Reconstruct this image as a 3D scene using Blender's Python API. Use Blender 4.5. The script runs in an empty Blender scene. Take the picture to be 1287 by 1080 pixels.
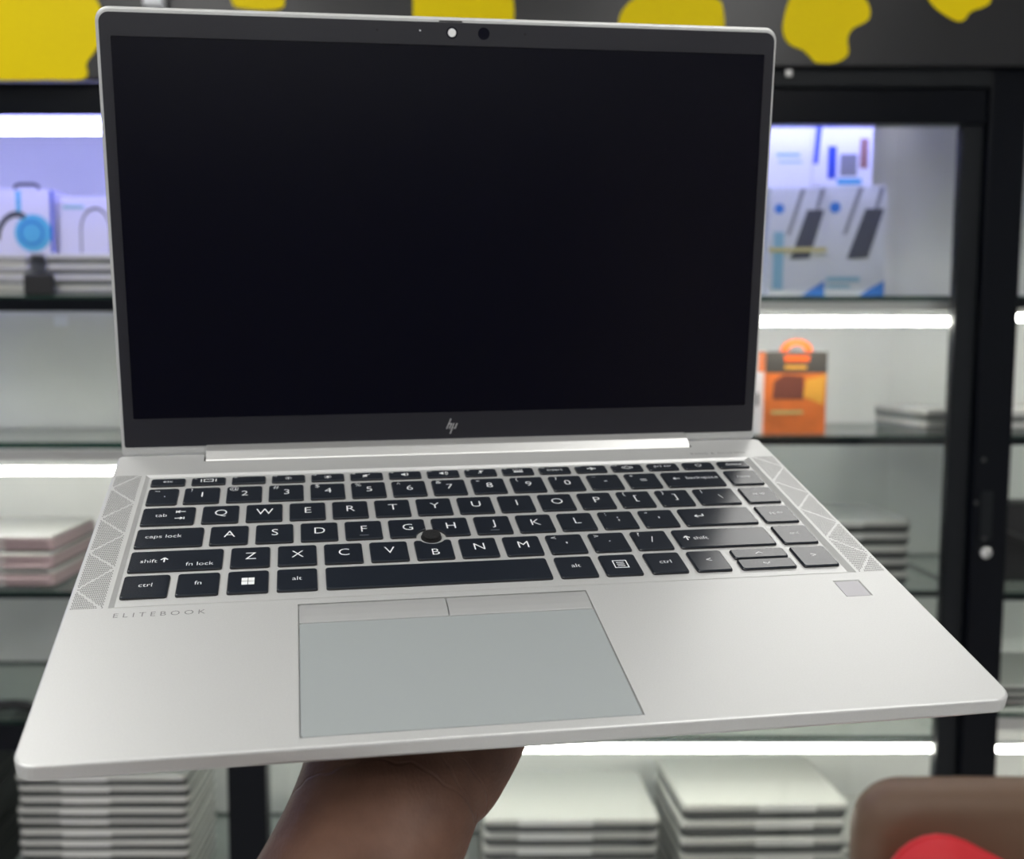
import bpy, bmesh, math, random
from mathutils import Vector, Matrix
from mathutils.geometry import tessellate_polygon
random.seed(7)
C = bpy.context.scene.collection
PI = math.pi

# ------------------------------------------------------------------ camera
TH = math.radians(5.0)                  # camera pitch, looking slightly down
CAM = Vector((0, 0, 1.40))
F, CX, CY = 1283.3827, 568.9014, 563.1323
cd = bpy.data.cameras.new('camera'); cam = bpy.data.objects.new('camera', cd); C.objects.link(cam)
cam.location = CAM; cam.rotation_euler = (PI/2-TH, 0, 0)
cd.sensor_fit = 'HORIZONTAL'; cd.sensor_width = 36; cd.lens = 36*F/1287
cd.shift_x = (643.5-CX)/1287; cd.shift_y = (CY-540)/1287
cd.clip_start = 0.01; cd.clip_end = 50
cd.dof.use_dof = True; cd.dof.focus_distance = 0.40; cd.dof.aperture_fstop = 10.5
bpy.context.scene.camera = cam
bpy.context.scene.cycles.transparent_max_bounces = 32
# ------------------------------------------------------------------ world, exposure
wd = bpy.data.worlds.new('world'); bpy.context.scene.world = wd; wd.use_nodes = True
wd.node_tree.nodes['Background'].inputs[0].default_value = (0.8, 0.85, 0.9, 1)
wd.node_tree.nodes['Background'].inputs[1].default_value = 0.05
vs = bpy.context.scene.view_settings
vs.view_transform = 'Standard'; vs.look = 'None'; vs.exposure = 0.0; vs.gamma = 1.0; vs.use_curve_mapping = False
PANEL_L = 7.8        # radiance of the ceiling panels
LED_L = 28.0          # radiance of the shelf LED bars
BLUE_L = 30.0

# ------------------------------------------------------------------ materials
def s2l(c):
    c = c/255
    return c/12.92 if c <= 0.04045 else ((c+0.055)/1.055)**2.4
def rgb(r, g, b): return (s2l(r), s2l(g), s2l(b), 1)
M = {}
def mat(name, col, rough=0.5, metal=0.0, spec=0.5, bump=0.0, bscale=200.0, var=0.0, vscale=30.0, coat=0.0):
    m = bpy.data.materials.new(name); m.use_nodes = True; nt = m.node_tree
    p = nt.nodes['Principled BSDF']
    p.inputs['Base Color'].default_value = col; p.inputs['Roughness'].default_value = rough
    p.inputs['Metallic'].default_value = metal; p.inputs['Specular IOR Level'].default_value = spec
    p.inputs['Coat Weight'].default_value = coat
    tc = nt.nodes.new('ShaderNodeTexCoord')
    if bump:
        n = nt.nodes.new('ShaderNodeTexNoise'); n.inputs['Scale'].default_value = bscale; n.inputs['Detail'].default_value = 3
        b = nt.nodes.new('ShaderNodeBump'); b.inputs['Strength'].default_value = bump; b.inputs['Distance'].default_value = 0.001
        nt.links.new(tc.outputs['Object'], n.inputs['Vector']); nt.links.new(n.outputs['Fac'], b.inputs['Height'])
        nt.links.new(b.outputs['Normal'], p.inputs['Normal'])
    if var:
        n = nt.nodes.new('ShaderNodeTexNoise'); n.inputs['Scale'].default_value = vscale; n.inputs['Detail'].default_value = 4
        r = nt.nodes.new('ShaderNodeValToRGB')
        r.color_ramp.elements[0].position = 0.3; r.color_ramp.elements[1].position = 0.7
        r.color_ramp.elements[0].color = tuple(x*(1-var) for x in col[:3])+(1,)
        r.color_ramp.elements[1].color = tuple(min(1, x*(1+var)) for x in col[:3])+(1,)
        nt.links.new(tc.outputs['Object'], n.inputs['Vector']); nt.links.new(n.outputs['Fac'], r.inputs['Fac'])
        nt.links.new(r.outputs['Color'], p.inputs['Base Color'])
    M[name] = m; return m
def emit(name, col, s):
    m = bpy.data.materials.new(name); m.use_nodes = True; nt = m.node_tree; nt.nodes.clear()
    e = nt.nodes.new('ShaderNodeEmission'); e.inputs[0].default_value = col; e.inputs[1].default_value = s
    o = nt.nodes.new('ShaderNodeOutputMaterial'); nt.links.new(e.outputs[0], o.inputs[0]); M[name] = m; return m
def glass(name, tint, blend):
    m = bpy.data.materials.new(name); m.use_nodes = True; nt = m.node_tree; nt.nodes.clear()
    t = nt.nodes.new('ShaderNodeBsdfTransparent'); t.inputs[0].default_value = tint
    g = nt.nodes.new('ShaderNodeBsdfGlossy'); g.inputs['Roughness'].default_value = 0.03
    lw = nt.nodes.new('ShaderNodeLayerWeight'); lw.inputs['Blend'].default_value = 0.5      # Schlick reflectance, same from both sides
    pw = nt.nodes.new('ShaderNodeMath'); pw.operation = 'POWER'; pw.inputs[1].default_value = 5.0
    f = nt.nodes.new('ShaderNodeMath'); f.operation = 'MULTIPLY_ADD'
    f.inputs[1].default_value = 1-blend; f.inputs[2].default_value = blend
    nt.links.new(lw.outputs['Facing'], pw.inputs[0]); nt.links.new(pw.outputs[0], f.inputs[0])
    x = nt.nodes.new('ShaderNodeMixShader'); o = nt.nodes.new('ShaderNodeOutputMaterial')
    nt.links.new(f.outputs[0], x.inputs[0]); nt.links.new(t.outputs[0], x.inputs[1]); nt.links.new(g.outputs[0], x.inputs[2])
    nt.links.new(x.outputs[0], o.inputs[0]); M[name] = m; return m

mat('silver', (0.62, 0.625, 0.62, 1), 0.41, 0.36, 0.3, bump=0.04, bscale=2500, var=0.03, vscale=1800)
mat('silver_dark', (0.47, 0.475, 0.475, 1), 0.42, 0.3, 0.3, bump=0.03, bscale=2500)
mat('hinge_silver', (0.72, 0.72, 0.71, 1), 0.33, 0.7)
mat('pad', (0.37, 0.40, 0.405, 1), 0.42, 0.1, 0.3, bump=0.02, bscale=2500)
mat('key', (0.014, 0.018, 0.026, 1), 0.24, 0, 0.36, bump=0.03, bscale=3000)
mat('key_side', (0.006, 0.006, 0.008, 1), 0.4)
mat('legend', (0.9, 0.91, 0.92, 1), 0.6)
mat('stick', (0.006, 0.006, 0.007, 1), 0.75, bump=0.6, bscale=1500)
mat('bezel', (0.017, 0.017, 0.023, 1), 0.34, 0, 0.5, bump=0.03, bscale=3000)
mat('screen', (0.0006, 0.0006, 0.005, 1), 0.24, 0, 0.24)
mat('gap', (0.01, 0.01, 0.011, 1), 0.7)
mat('deck_print', (0.16, 0.16, 0.165, 1), 0.5)
mat('logo_silver', (0.7, 0.7, 0.7, 1), 0.3, 0.6)
mat('lens', (0.002, 0.002, 0.008, 1), 0.5, 0, 0.1)
mat('hole', (0.055, 0.055, 0.055, 1), 0.8)
mat('fingerprint', (0.48, 0.47, 0.50, 1), 0.4, 0.1, 0.3)
mat('cab_black', (0.003, 0.004, 0.007, 1), 0.3, 0, 0.14)
mat('cab_black_soft', (0.007, 0.009, 0.012, 1), 0.45, 0, 0.25)
mat('fascia', (0.012, 0.012, 0.014, 1), 0.30, 0, 0.5)
mat('yellow', rgb(236, 210, 0), 0.5, 0, 0.15)
mat('back_panel', (0.70, 0.705, 0.68, 1), 0.6, var=0.05, vscale=4)
mat('cab_side', (0.35, 0.36, 0.36, 1), 0.55)
mat('green_edge', (0.010, 0.045, 0.032, 1), 0.15)
mat('metal_rail', (0.55, 0.55, 0.54, 1), 0.35, 0.7)
mat('lap_silver', (0.60, 0.60, 0.57, 1), 0.38, 0.45)
mat('lap_white', (0.52, 0.52, 0.49, 1), 0.4, 0.25)
mat('lap_grey', (0.30, 0.31, 0.30, 1), 0.4, 0.4)
mat('lap_dark', (0.055, 0.06, 0.06, 1), 0.45, 0.2)
mat('lap_hinge', (0.75, 0.75, 0.73, 1), 0.35, 0.5)
mat('lap_pink_reflect', (0.42, 0.32, 0.33, 1), 0.4, 0.3)  # pinkish reflection put into the laptop colour
mat('white_card', (0.80, 0.82, 0.86, 1), 0.45)
mat('grey_card', (0.62, 0.65, 0.64, 1), 0.45)
mat('lilac_card', (0.62, 0.62, 0.78, 1), 0.5)
mat('blue_print', rgb(40, 120, 200), 0.5)
mat('deep_blue', rgb(30, 70, 190), 0.5)
mat('cyan_print', rgb(80, 170, 215), 0.5)
mat('pale_print', rgb(130, 180, 195), 0.5)
mat('dark_print', rgb(62, 66, 78), 0.5)
mat('mid_print', rgb(130, 132, 136), 0.5)
mat('skin_print', rgb(150, 110, 100), 0.5)
mat('orange_card', rgb(222, 112, 42), 0.5, var=0.25, vscale=18)
mat('orange_bright', rgb(255, 100, 25), 0.5)
mat('brown_print', rgb(120, 60, 45), 0.5)
mat('amber_print', rgb(240, 170, 60), 0.5)
mat('dark_card', rgb(70, 66, 62), 0.5)
mat('band', rgb(195, 185, 120), 0.5)
mat('black_item', (0.012, 0.012, 0.014, 1), 0.6)
mat('leather', rgb(104, 80, 62), 0.5, var=0.12, vscale=6, bump=0.3, bscale=300)
mat('leather_piping', rgb(142, 122, 106), 0.55)
mat('red_cloth', rgb(205, 32, 42), 0.6, bump=0.2, bscale=400)
mat('chrome', (0.6, 0.6, 0.6, 1), 0.2, 1.0)
mat('lock_metal', (0.75, 0.75, 0.74, 1), 0.25, 0.9)
mat('floor_tile', (0.78, 0.77, 0.75, 1), 0.35, var=0.06, vscale=3)
mat('ceiling_white', (0.72, 0.73, 0.73, 1), 0.9)
mat('wall_paint', (0.62, 0.63, 0.64, 1), 0.8)
mat('wall_dark', (0.13, 0.13, 0.15, 1), 0.7)
mat('reflect_door_paint', (0.42, 0.36, 0.32, 1), 0.5)  # pale tone for the added door mirrored in the screen
mat('lamp_frame', (0.8, 0.8, 0.8, 1), 0.4)
emit('panel_light', (1.0, 0.985, 0.95, 1), PANEL_L)
emit('led_warm', (1.0, 0.99, 0.90, 1), LED_L)
emit('led_blue', (0.38, 0.39, 1.0, 1), BLUE_L)
glass('door_glass', (0.97, 0.98, 0.975, 1), 0.035)
glass('shelf_glass', (0.93, 0.965, 0.95, 1), 0.03)
# skin, with fine creases
m = mat('skin', (0.115, 0.058, 0.038, 1), 0.5, 0, 0.28)
nt = m.node_tree; p = nt.nodes['Principled BSDF']; tc = nt.nodes['Texture Coordinate']
p.inputs['Subsurface Weight'].default_value = 0.08; p.inputs['Subsurface Radius'].default_value = (0.004, 0.0018, 0.001)
n1 = nt.nodes.new('ShaderNodeTexNoise'); n1.inputs['Scale'].default_value = 55; n1.inputs['Detail'].default_value = 6
r1 = nt.nodes.new('ShaderNodeValToRGB')
r1.color_ramp.elements[0].position = 0.3; r1.color_ramp.elements[0].color = (0.085, 0.040, 0.026, 1)
r1.color_ramp.elements[1].position = 0.72; r1.color_ramp.elements[1].color = (0.150, 0.078, 0.052, 1)
nt.links.new(tc.outputs['Object'], n1.inputs['Vector']); nt.links.new(n1.outputs['Fac'], r1.inputs['Fac'])
nt.links.new(r1.outputs['Color'], p.inputs['Base Color'])
wv = nt.nodes.new('ShaderNodeTexVoronoi'); wv.inputs['Scale'].default_value = 900
mp = nt.nodes.new('ShaderNodeMapping'); mp.inputs['Rotation'].default_value = (0.3, 0.2, 0.6); mp.inputs['Scale'].default_value = (1, 0.45, 1)
b1 = nt.nodes.new('ShaderNodeBump'); b1.inputs['Strength'].default_value = 0.35; b1.inputs['Distance'].default_value = 0.0006
nt.links.new(tc.outputs['Object'], mp.inputs['Vector']); nt.links.new(mp.outputs['Vector'], wv.inputs['Vector'])
sep = nt.nodes.new('ShaderNodeSeparateXYZ'); nt.links.new(tc.outputs['Object'], sep.inputs[0])
nz = nt.nodes.new('ShaderNodeTexNoise'); nz.inputs['Scale'].default_value = 70; nt.links.new(tc.outputs['Object'], nz.inputs['Vector'])
def mth(op, a, b=None):
    q = nt.nodes.new('ShaderNodeMath'); q.operation = op
    for k, x in enumerate((a, b)):
        if x is None: continue
        if isinstance(x, (int, float)): q.inputs[k].default_value = x
        else: nt.links.new(x, q.inputs[k])
    return q.outputs[0]
acc = mth('MULTIPLY', wv.outputs['Distance'], 0.5)
for kx, c, wd_ in ((1.0, 0.148, 0.0011), (0.25, 0.0435, 0.0009), (0.55, 0.094, 0.0008)):       # creases y + kx*x = c, wavering
    lin = mth('ADD', sep.outputs['Y'], mth('MULTIPLY', sep.outputs['X'], kx))
    lin = mth('ADD', lin, mth('MULTIPLY', mth('SUBTRACT', nz.outputs['Fac'], 0.5), 0.010))
    d_ = mth('ABSOLUTE', mth('SUBTRACT', lin, c))
    mr = nt.nodes.new('ShaderNodeMapRange'); mr.interpolation_type = 'SMOOTHSTEP'
    mr.inputs['From Min'].default_value = 0; mr.inputs['From Max'].default_value = wd_; mr.inputs['To Min'].default_value = -2.2; mr.inputs['To Max'].default_value = 0
    nt.links.new(d_, mr.inputs['Value']); acc = mth('ADD', acc, mr.outputs[0])
nt.links.new(acc, b1.inputs['Height']); nt.links.new(b1.outputs['Normal'], p.inputs['Normal'])

# ------------------------------------------------------------------ helpers
def at(px, py, Y):
    """world point seen at a photograph pixel, on the upright plane y = Y"""
    dx, dy = (px-CX)/F, (py-CY)/F
    d = Vector((dx, math.cos(TH)-math.sin(TH)*dy, -math.cos(TH)*dy-math.sin(TH)))
    return CAM + d*(Y/d.y)
def link(name, me, m=None, parent=None):
    o = bpy.data.objects.new(name, me); C.objects.link(o)
    if m:
        for k in ([m] if isinstance(m, str) else m): me.materials.append(M[k])
    if parent: o.parent = parent
    return o
def pyd(name, v, f, m=None, parent=None, smooth=False):
    me = bpy.data.meshes.new(name); me.from_pydata([tuple(x) for x in v], [], f); me.validate()
    bm = bmesh.new(); bm.from_mesh(me); bmesh.ops.recalc_face_normals(bm, faces=bm.faces); bm.to_mesh(me); bm.free()
    if smooth: me.polygons.foreach_set('use_smooth', [True]*len(me.polygons))
    return link(name, me, m, parent)
def tag(o, label=None, cat=None, group=None, kind=None):
    if label: o['label'] = label
    if cat: o['category'] = cat
    if group: o['group'] = group
    if kind: o['kind'] = kind
    return o
def thing(name, label, cat, loc=(0, 0, 0), rot=(0, 0, 0), group=None):
    o = bpy.data.objects.new(name, None); o.empty_display_size = 0.05; C.objects.link(o)
    o.location = loc; o.rotation_euler = rot
    return tag(o, label, cat, group)
def box_mesh(name, x0, x1, y0, y1, z0, z1, bev=0.0, seg=2):
    bm = bmesh.new(); bmesh.ops.create_cube(bm, size=1)
    for v in bm.verts:
        v.co = ((x0+x1)/2+v.co.x*(x1-x0), (y0+y1)/2+v.co.y*(y1-y0), (z0+z1)/2+v.co.z*(z1-z0))
    if bev: bmesh.ops.bevel(bm, geom=bm.edges[:], offset=bev, segments=seg, affect='EDGES', profile=0.5)
    me = bpy.data.meshes.new(name); bm.to_mesh(me); bm.free(); return me
def box(name, x0, x1, y0, y1, z0, z1, m, parent=None, bev=0.0, seg=2):
    return link(name, box_mesh(name, x0, x1, y0, y1, z0, z1, bev, seg), m, parent)
def rrect(x0, x1, y0, y1, r, n=5):
    """rounded rectangle outline, counter-clockwise; r may be 4 radii (front-left, front-right, back-right, back-left)"""
    rs = r if isinstance(r, (list, tuple)) else (r,)*4
    out = []
    for (cx, cy, a0, q) in ((x0, y0, PI, rs[0]), (x1, y0, 1.5*PI, rs[1]), (x1, y1, 0, rs[2]), (x0, y1, 0.5*PI, rs[3])):
        ccx = cx+q if cx == x0 else cx-q; ccy = cy+q if cy == y0 else cy-q
        for i in range(n+1):
            a = a0+i/n*PI/2; out.append((ccx+q*math.cos(a), ccy+q*math.sin(a)))
    return out
def loft(loops, cap0=True, cap1=True):
    """loops: lists of (x,y,z), same length"""
    v = []; f = []; n = len(loops[0])
    for L in loops: v += L
    for k in range(len(loops)-1):
        for i in range(n):
            j = (i+1) % n; f.append((k*n+i, k*n+j, (k+1)*n+j, (k+1)*n+i))
    if cap0: f.append(tuple(reversed(range(n))))
    if cap1: f.append(tuple(range((len(loops)-1)*n, len(loops)*n)))
    return v, f
def mm(v): return [(a*0.001, b*0.001, c*0.001) for a, b, c in v]
def plate(outline, z0, z1, ch=0.0):
    L = [[(x, y, z0) for x, y in outline]]
    if ch:
        cx = sum(p[0] for p in outline)/len(outline); cy = sum(p[1] for p in outline)/len(outline)
        L.append([(x, y, z1-ch) for x, y in outline]); L.append([(x+math.copysign(min(ch, abs(cx-x)), cx-x), y+math.copysign(min(ch, abs(cy-y)), cy-y), z1) for x, y in outline])
    else: L.append([(x, y, z1) for x, y in outline])
    return loft(L)
def copytree(o, parent=None):
    c = o.copy(); C.objects.link(c)
    if parent: c.parent = parent
    for ch in o.children: copytree(ch, c)
    return c
def circle(cx, cy, r, n=20): return [(cx+r*math.cos(2*PI*i/n), cy+r*math.sin(2*PI*i/n)) for i in range(n)]
def stroke(p0, p1, w):
    d = Vector(p1)-Vector(p0); d.normalize(); q = Vector((-d.y, d.x))*w/2
    a, b = Vector(p0), Vector(p1)
    return [tuple(a-q), tuple(b-q), tuple(b+q), tuple(a+q)]
class Flat:
    """thin printed shapes collected in one mesh: polygons in a plane, lifted by a hair"""
    def __init__(s): s.v = []; s.f = []
    def poly(s, pts, z=0.0):
        b = len(s.v); s.v += [(x, y, z) for x, y in pts]
        for t in tessellate_polygon([[Vector((x, y, 0)) for x, y in pts]]): s.f.append(tuple(b+i for i in t))
    def line(s, p0, p1, w, z=0.0): s.poly(stroke(p0, p1, w), z)
    def rect(s, x0, x1, y0, y1, z=0.0): s.poly([(x0, y0), (x1, y0), (x1, y1), (x0, y1)], z)
    def frame(s, x0, x1, y0, y1, w, z=0.0):
        s.rect(x0, x1, y0, y0+w, z); s.rect(x0, x1, y1-w, y1, z); s.rect(x0, x0+w, y0, y1, z); s.rect(x1-w, x1, y0, y1, z)
    def ring(s, cx, cy, r, w, a0=0, a1=2*PI, n=18, sy=1.0, z=0.0):
        for i in range(n):
            t0 = a0+(a1-a0)*i/n; t1 = a0+(a1-a0)*(i+1)/n
            s.poly([(cx+(r-w)*math.cos(t0), cy+sy*(r-w)*math.sin(t0)), (cx+r*math.cos(t0), cy+sy*r*math.sin(t0)),
                    (cx+r*math.cos(t1), cy+sy*r*math.sin(t1)), (cx+(r-w)*math.cos(t1), cy+sy*(r-w)*math.sin(t1))], z)
    def mesh_add(s, me, fx):
        b = len(s.v); s.v += [fx(v.co) for v in me.vertices]; s.f += [tuple(b+i for i in p.vertices) for p in me.polygons]
GLY = {}
def text_mesh(txt, size, sx=1.0, space=1.0):
    k = (txt, size, sx, space)
    if k in GLY: return GLY[k]
    cu = bpy.data.curves.new('glyph', 'FONT'); cu.body = txt; cu.size = size; cu.align_x = 'CENTER'; cu.align_y = 'CENTER'
    cu.resolution_u = 3; cu.offset = -0.008*size; cu.space_character = space
    o = bpy.data.objects.new('glyph', cu); C.objects.link(o)
    bpy.context.view_layer.update()
    me = bpy.data.meshes.new_from_object(o.evaluated_get(bpy.context.evaluated_depsgraph_get()))
    for v in me.vertices: v.co.x *= sx
    bpy.data.objects.remove(o); bpy.data.curves.remove(cu); GLY[k] = me
    return me
def put_text(fl, txt, cx, cy, size, sx=1.15, z=0.0, space=1.0, align='c'):
    me = text_mesh(txt, size, sx, space)
    if not me.vertices: return
    xs = [v.co.x for v in me.vertices]; ys = [v.co.y for v in me.vertices]
    ox = (min(xs)+max(xs))/2 if align == 'c' else min(xs); oy = (min(ys)+max(ys))/2
    fl.mesh_add(me, lambda c: (c.x-ox+cx, c.y-oy+cy, z))
def flat_obj(name, fl, m, parent, xf=lambda v: v):
    me = bpy.data.meshes.new(name); me.from_pydata([xf(v) for v in fl.v], [], fl.f)
    return link(name, me, m, parent)

# ------------------------------------------------------------------ room shell
XL, XR, YB, YF, ZC = -2.3, 2.5, 2.32, -2.6, 2.80
def struct(name, *a, **k): return tag(box(name, *a, **k), kind='structure')
tag(struct('floor', XL-.1, XR+.1, YF-.1, YB+.1, -0.1, 0, 'floor_tile'), 'grey tiled shop floor')
struct('ceiling', XL-.1, XR+.1, YF-.1, YB+.1, ZC, ZC+.1, 'ceiling_white')
struct('wall_back', XL, XR, YB, YB+.1, 0, ZC, 'wall_paint')
struct('wall_left', XL-.1, XL, YF, YB, 0, ZC, 'wall_paint')
struct('wall_right', XR, XR+.1, YF, YB, 0, ZC, 'wall_paint')
struct('wall_front', XL, XR, YF-.1, YF, 0, ZC, 'wall_dark')
struct('reflect_band', XL, XR, YF, YF+.012, 1.62, ZC, 'wall_paint')  # unseen pale band, added to lighten the screen's reflection towards the top
dd = struct('reflect_door', 1.55, 2.35, YF+.001, YF+.04, 0, 1.60, 'reflect_door_paint', bev=0.004)  # unseen door, added to put a lighter blotch into the screen's reflection
cylk = box('reflect_door_handle', 1.62, 1.74, YF+.041, YF+.075, 0.98, 1.0, 'chrome', dd, bev=0.006)
def ceiling_panel(x, y, sx, sy, label):
    t = thing('ceiling_light', label, 'ceiling light', (x, y, ZC), group='ceiling panels')
    fr = pyd('frame', *loft([[(a, b, z) for a, b in rrect(-sx/2-i, sx/2+i, -sy/2-i, sy/2+i, 0.01, 2)] for z, i in ((-0.001, 0.02), (-0.03, 0.02), (-0.03, 0.0), (-0.022, 0.0))], True, False), m='lamp_frame', parent=t)
    box('diffuser', -sx/2+.001, sx/2-.001, -sy/2+.001, sy/2-.001, -0.026, -0.023, 'panel_light', t)
ceiling_panel(1.04, 1.72, 0.80, 0.46, 'white ceiling panel above the right cabinet')
ceiling_panel(-0.95, -0.5, 0.6, 1.2, 'square white ceiling panel behind the viewer, at left')
ceiling_panel(1.0, -0.6, 0.6, 1.2, 'square white ceiling panel behind the viewer, at right')
ceiling_panel(0.0, -1.7, 1.2, 0.6, 'long white ceiling panel added for fill light behind the viewer, in the middle')  # unseen extra panel, added to give the deck more diffuse light
ceiling_panel(-0.98, 0.95, 0.6, 0.6, 'square white ceiling panel above the left cabinet')

# ------------------------------------------------------------------ display cabinets
YD, YS, YK = 1.80, 1.86, 2.24          # door face, shelf front, back panel
Z_TOP = at(0, 103, YD).z
P1 = (-0.411, -0.340)                   # post between left and middle bays
ST = (0.884, 0.922)                     # stile of the sliding door
P2 = (0.924, 0.990)                     # post between middle and right bays
ZA, ZB, ZM, ZD, ZE, ZF = at(0, 372, YS).z, at(0, 556, YS).z, at(1000, 548, YS).z, at(0, 744, YS).z, at(0, 906, YS).z, 0.33
ZF_L = at(120, 976, 1.835).z-12*0.0212
ZA2, ZD2, ZE2 = at(1100, 372, YS).z, at(1100, 742, YS).z, at(1000, 925, YS).z
def glass_shelf(label, x0, x1, z, th=0.008, front=0.0):
    t = thing('glass_shelf', label, 'shelf', ((x0+x1)/2, YS, z-th), group='cabinet shelves')
    w = (x1-x0)/2
    me = box_mesh('pane', -w, w, 0, YK-.004-YS, 0, th); o = link('pane', me, ['shelf_glass', 'green_edge'], t)
    for p in me.polygons:
        if abs(p.normal.z) < 0.5: p.material_index = 1
    if front: box('front_rail', -w, w, -0.012, -0.001, -front, th*0.5, 'cab_black', t)
    return t
def cabinet(name, label, x0, x1):
    t = thing(name, label, 'cabinet', ((x0+x1)/2, YS, 0)); t['x0'] = 0
    del t['x0']; return t
def part(t, name, x0, x1, y0, y1, z0, z1, m, **k):
    o = box(name, x0-t.location.x, x1-t.location.x, y0-t.location.y, y1-t.location.y, z0, z1, m, t, **k); return o
def shelf(label, x0, x1, z, th=0.008, front=0.0): return glass_shelf(label, x0, x1, z, th, front)
HEAD = at(0, 145, YD).z
# left bay
LX0 = -1.55
cl = cabinet('display_cabinet', 'tall display cabinet left of the laptop, with a blue-lit top shelf', LX0, P1[0])
part(cl, 'back_panel', LX0, -0.376, YK, YK+.012, 0.0, 1.95, 'back_panel')
part(cl, 'side_panel', LX0-.02, LX0-.001, YS-.04, YK+.012, 0, 1.95, 'cab_side')
part(cl, 'top_panel', LX0, P1[0]-.002, YS-.05, YK-.001, 1.95, 1.962, 'cab_side')
part(cl, 'header', LX0, P1[0]-.002, YD, YD+.03, HEAD, Z_TOP-.001, 'cab_black')
shelf('glass shelf under the headphone boxes, with black front rail', LX0, -0.378, ZA, 0.010, front=0.018)
shelf('glass shelf with green edge right above the left LED bar', LX0, -0.378, ZB, 0.012)
part(cl, 'rail', LX0, P1[0]-.003, YS-.004, YS+.012, ZB-.034, ZB-.014, 'metal_rail')
shelf('glass shelf under the pale laptop stacks at left', LX0, -0.378, ZD, 0.008, front=0.002)
shelf('nearly empty low left shelf with thick black front rail', LX0, -0.378, ZE, 0.008, front=0.046)
shelf('lowest left shelf under the tall stack by the black post', LX0, -0.378, ZF_L, 0.010)
part(cl, 'plinth', LX0, P1[0]-.003, YS, YK-.001, 0, 0.10, 'cab_black')
# middle bay with sliding glass door
cm = cabinet('display_cabinet', 'wide display cabinet with a black framed sliding glass door, behind the laptop', P1[0], P2[1])
part(cm, 'back_panel', -0.375, 0.960, YK, YK+.012, 0.0, 1.95, 'back_panel')
part(cm, 'post', P1[0], P1[1], YD, YD+.045, 0, 1.86, 'cab_black', bev=0.003)
part(cm, 'post', P2[0], P2[1], YD, YD+.045, 0, 1.90, 'cab_black', bev=0.004)
part(cm, 'top_panel', P1[1]+.001, P2[0]-.001, YS+.015, YK-.001, 1.95, 1.962, 'cab_side')
RAIL0, RAIL1 = at(1050, 155, YD).z, at(1050, 110, YD).z
part(cm, 'top_rail', P1[1]+.001, P2[0]-.001, YD-.004, YD+.05, RAIL1+.001, at(1050, 82, YD).z, 'cab_black_soft', bev=0.002)
sc = part(cm, 'screw', at(990, 93, YD).x-.006, at(990, 93, YD).x+.006, YD-.008, YD-.0045, at(990, 93, YD).z-.006, at(990, 93, YD).z+.006, 'metal_rail', bev=0.0015)
for lab, z, fr, th in (('glass shelf carrying the adapter boxes, green edge above an LED bar', ZA2, 0, .010), ('glass shelf carrying the orange box', ZM, 0.006, .010),
                       ('glass shelf right of the keyboard under the grey laptop stack', ZD2, 0.002, .008), ('glass shelf just under the laptop, above the long LED bar', ZE2, 0, .008),
                       ('lowest middle shelf under the silver stacks by the forearm', ZF, 0, .010)):
    shelf(lab, -0.372, 1.9 if z == ZM else 0.957, z, th, fr)
part(cm, 'rail', P1[1]+.002, P2[0]-.003, YS-.004, YS+.012, ZA2-.026, ZA2-.0105, 'metal_rail')
part(cm, 'plinth', P1[1]+.002, P2[0]-.003, YS+.015, YK-.001, 0, 0.10, 'cab_black')
dr = tag(part(cm, 'sliding_door', ST[0], ST[1], YD+.012, YD+.034, 0.11, RAIL0, 'cab_black_soft', bev=0.003), 'black framed sliding glass door')
lx, ly = cm.location.x, cm.location.y
box('top_frame', 0.26-lx, ST[1]-lx, YD+.006-ly, YD+.036-ly, RAIL0+.0005, RAIL1, 'cab_black', dr, bev=0.002)
box('stile', 0.26-lx, 0.30-lx, YD+.012-ly, YD+.034-ly, 0.55, RAIL0, 'cab_black_soft', dr) if False else None
box('pane', P1[1]+.004-lx, ST[0]-.0005-lx, YD+.020-ly, YD+.025-ly, 0.11, RAIL0, 'door_glass', dr)
# lock and handle on the post
lk = at(1237, 694, YD)
def cyl(name, c, r, h, axis, m, parent=None, n=20, bev=0.0):
    rot = {'y': Matrix.Rotation(PI/2, 3, 'X'), 'z': Matrix.Identity(3), 'x': Matrix.Rotation(PI/2, 3, 'Y')}[axis]
    v, f = loft([[(a, b, z) for a, b in circle(0, 0, q, n)] for z, q in ((-h/2, r), (h/2-bev, r), (h/2, r-bev))])
    v = [tuple(rot @ Vector(x) + Vector(c)) for x in v]
    return pyd(name, v, f, m, parent)
o = cyl('lock', (lk.x-lx, YD-.006-ly, lk.z), 0.010, 0.011, 'y', 'lock_metal', cm, bev=0.003)
cyl('keyhole', (lk.x-lx, YD-.0122-ly, lk.z), 0.004, 0.001, 'y', 'chrome', o)
hz = at(1239, 650, YD)
o = part(cm, 'handle', hz.x-.010, hz.x+.010, YD-.003, YD-.0005, hz.z-.040, hz.z+.045, 'cab_black_soft', bev=0.001)
for px, py in ((1226, 632), (1236, 677), (1236, 578)):
    s = at(px, py, YD); cyl('screw', (s.x-lx, YD-.002-ly, s.z), 0.0035, 0.003, 'y', 'lap_dark', cm)
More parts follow.
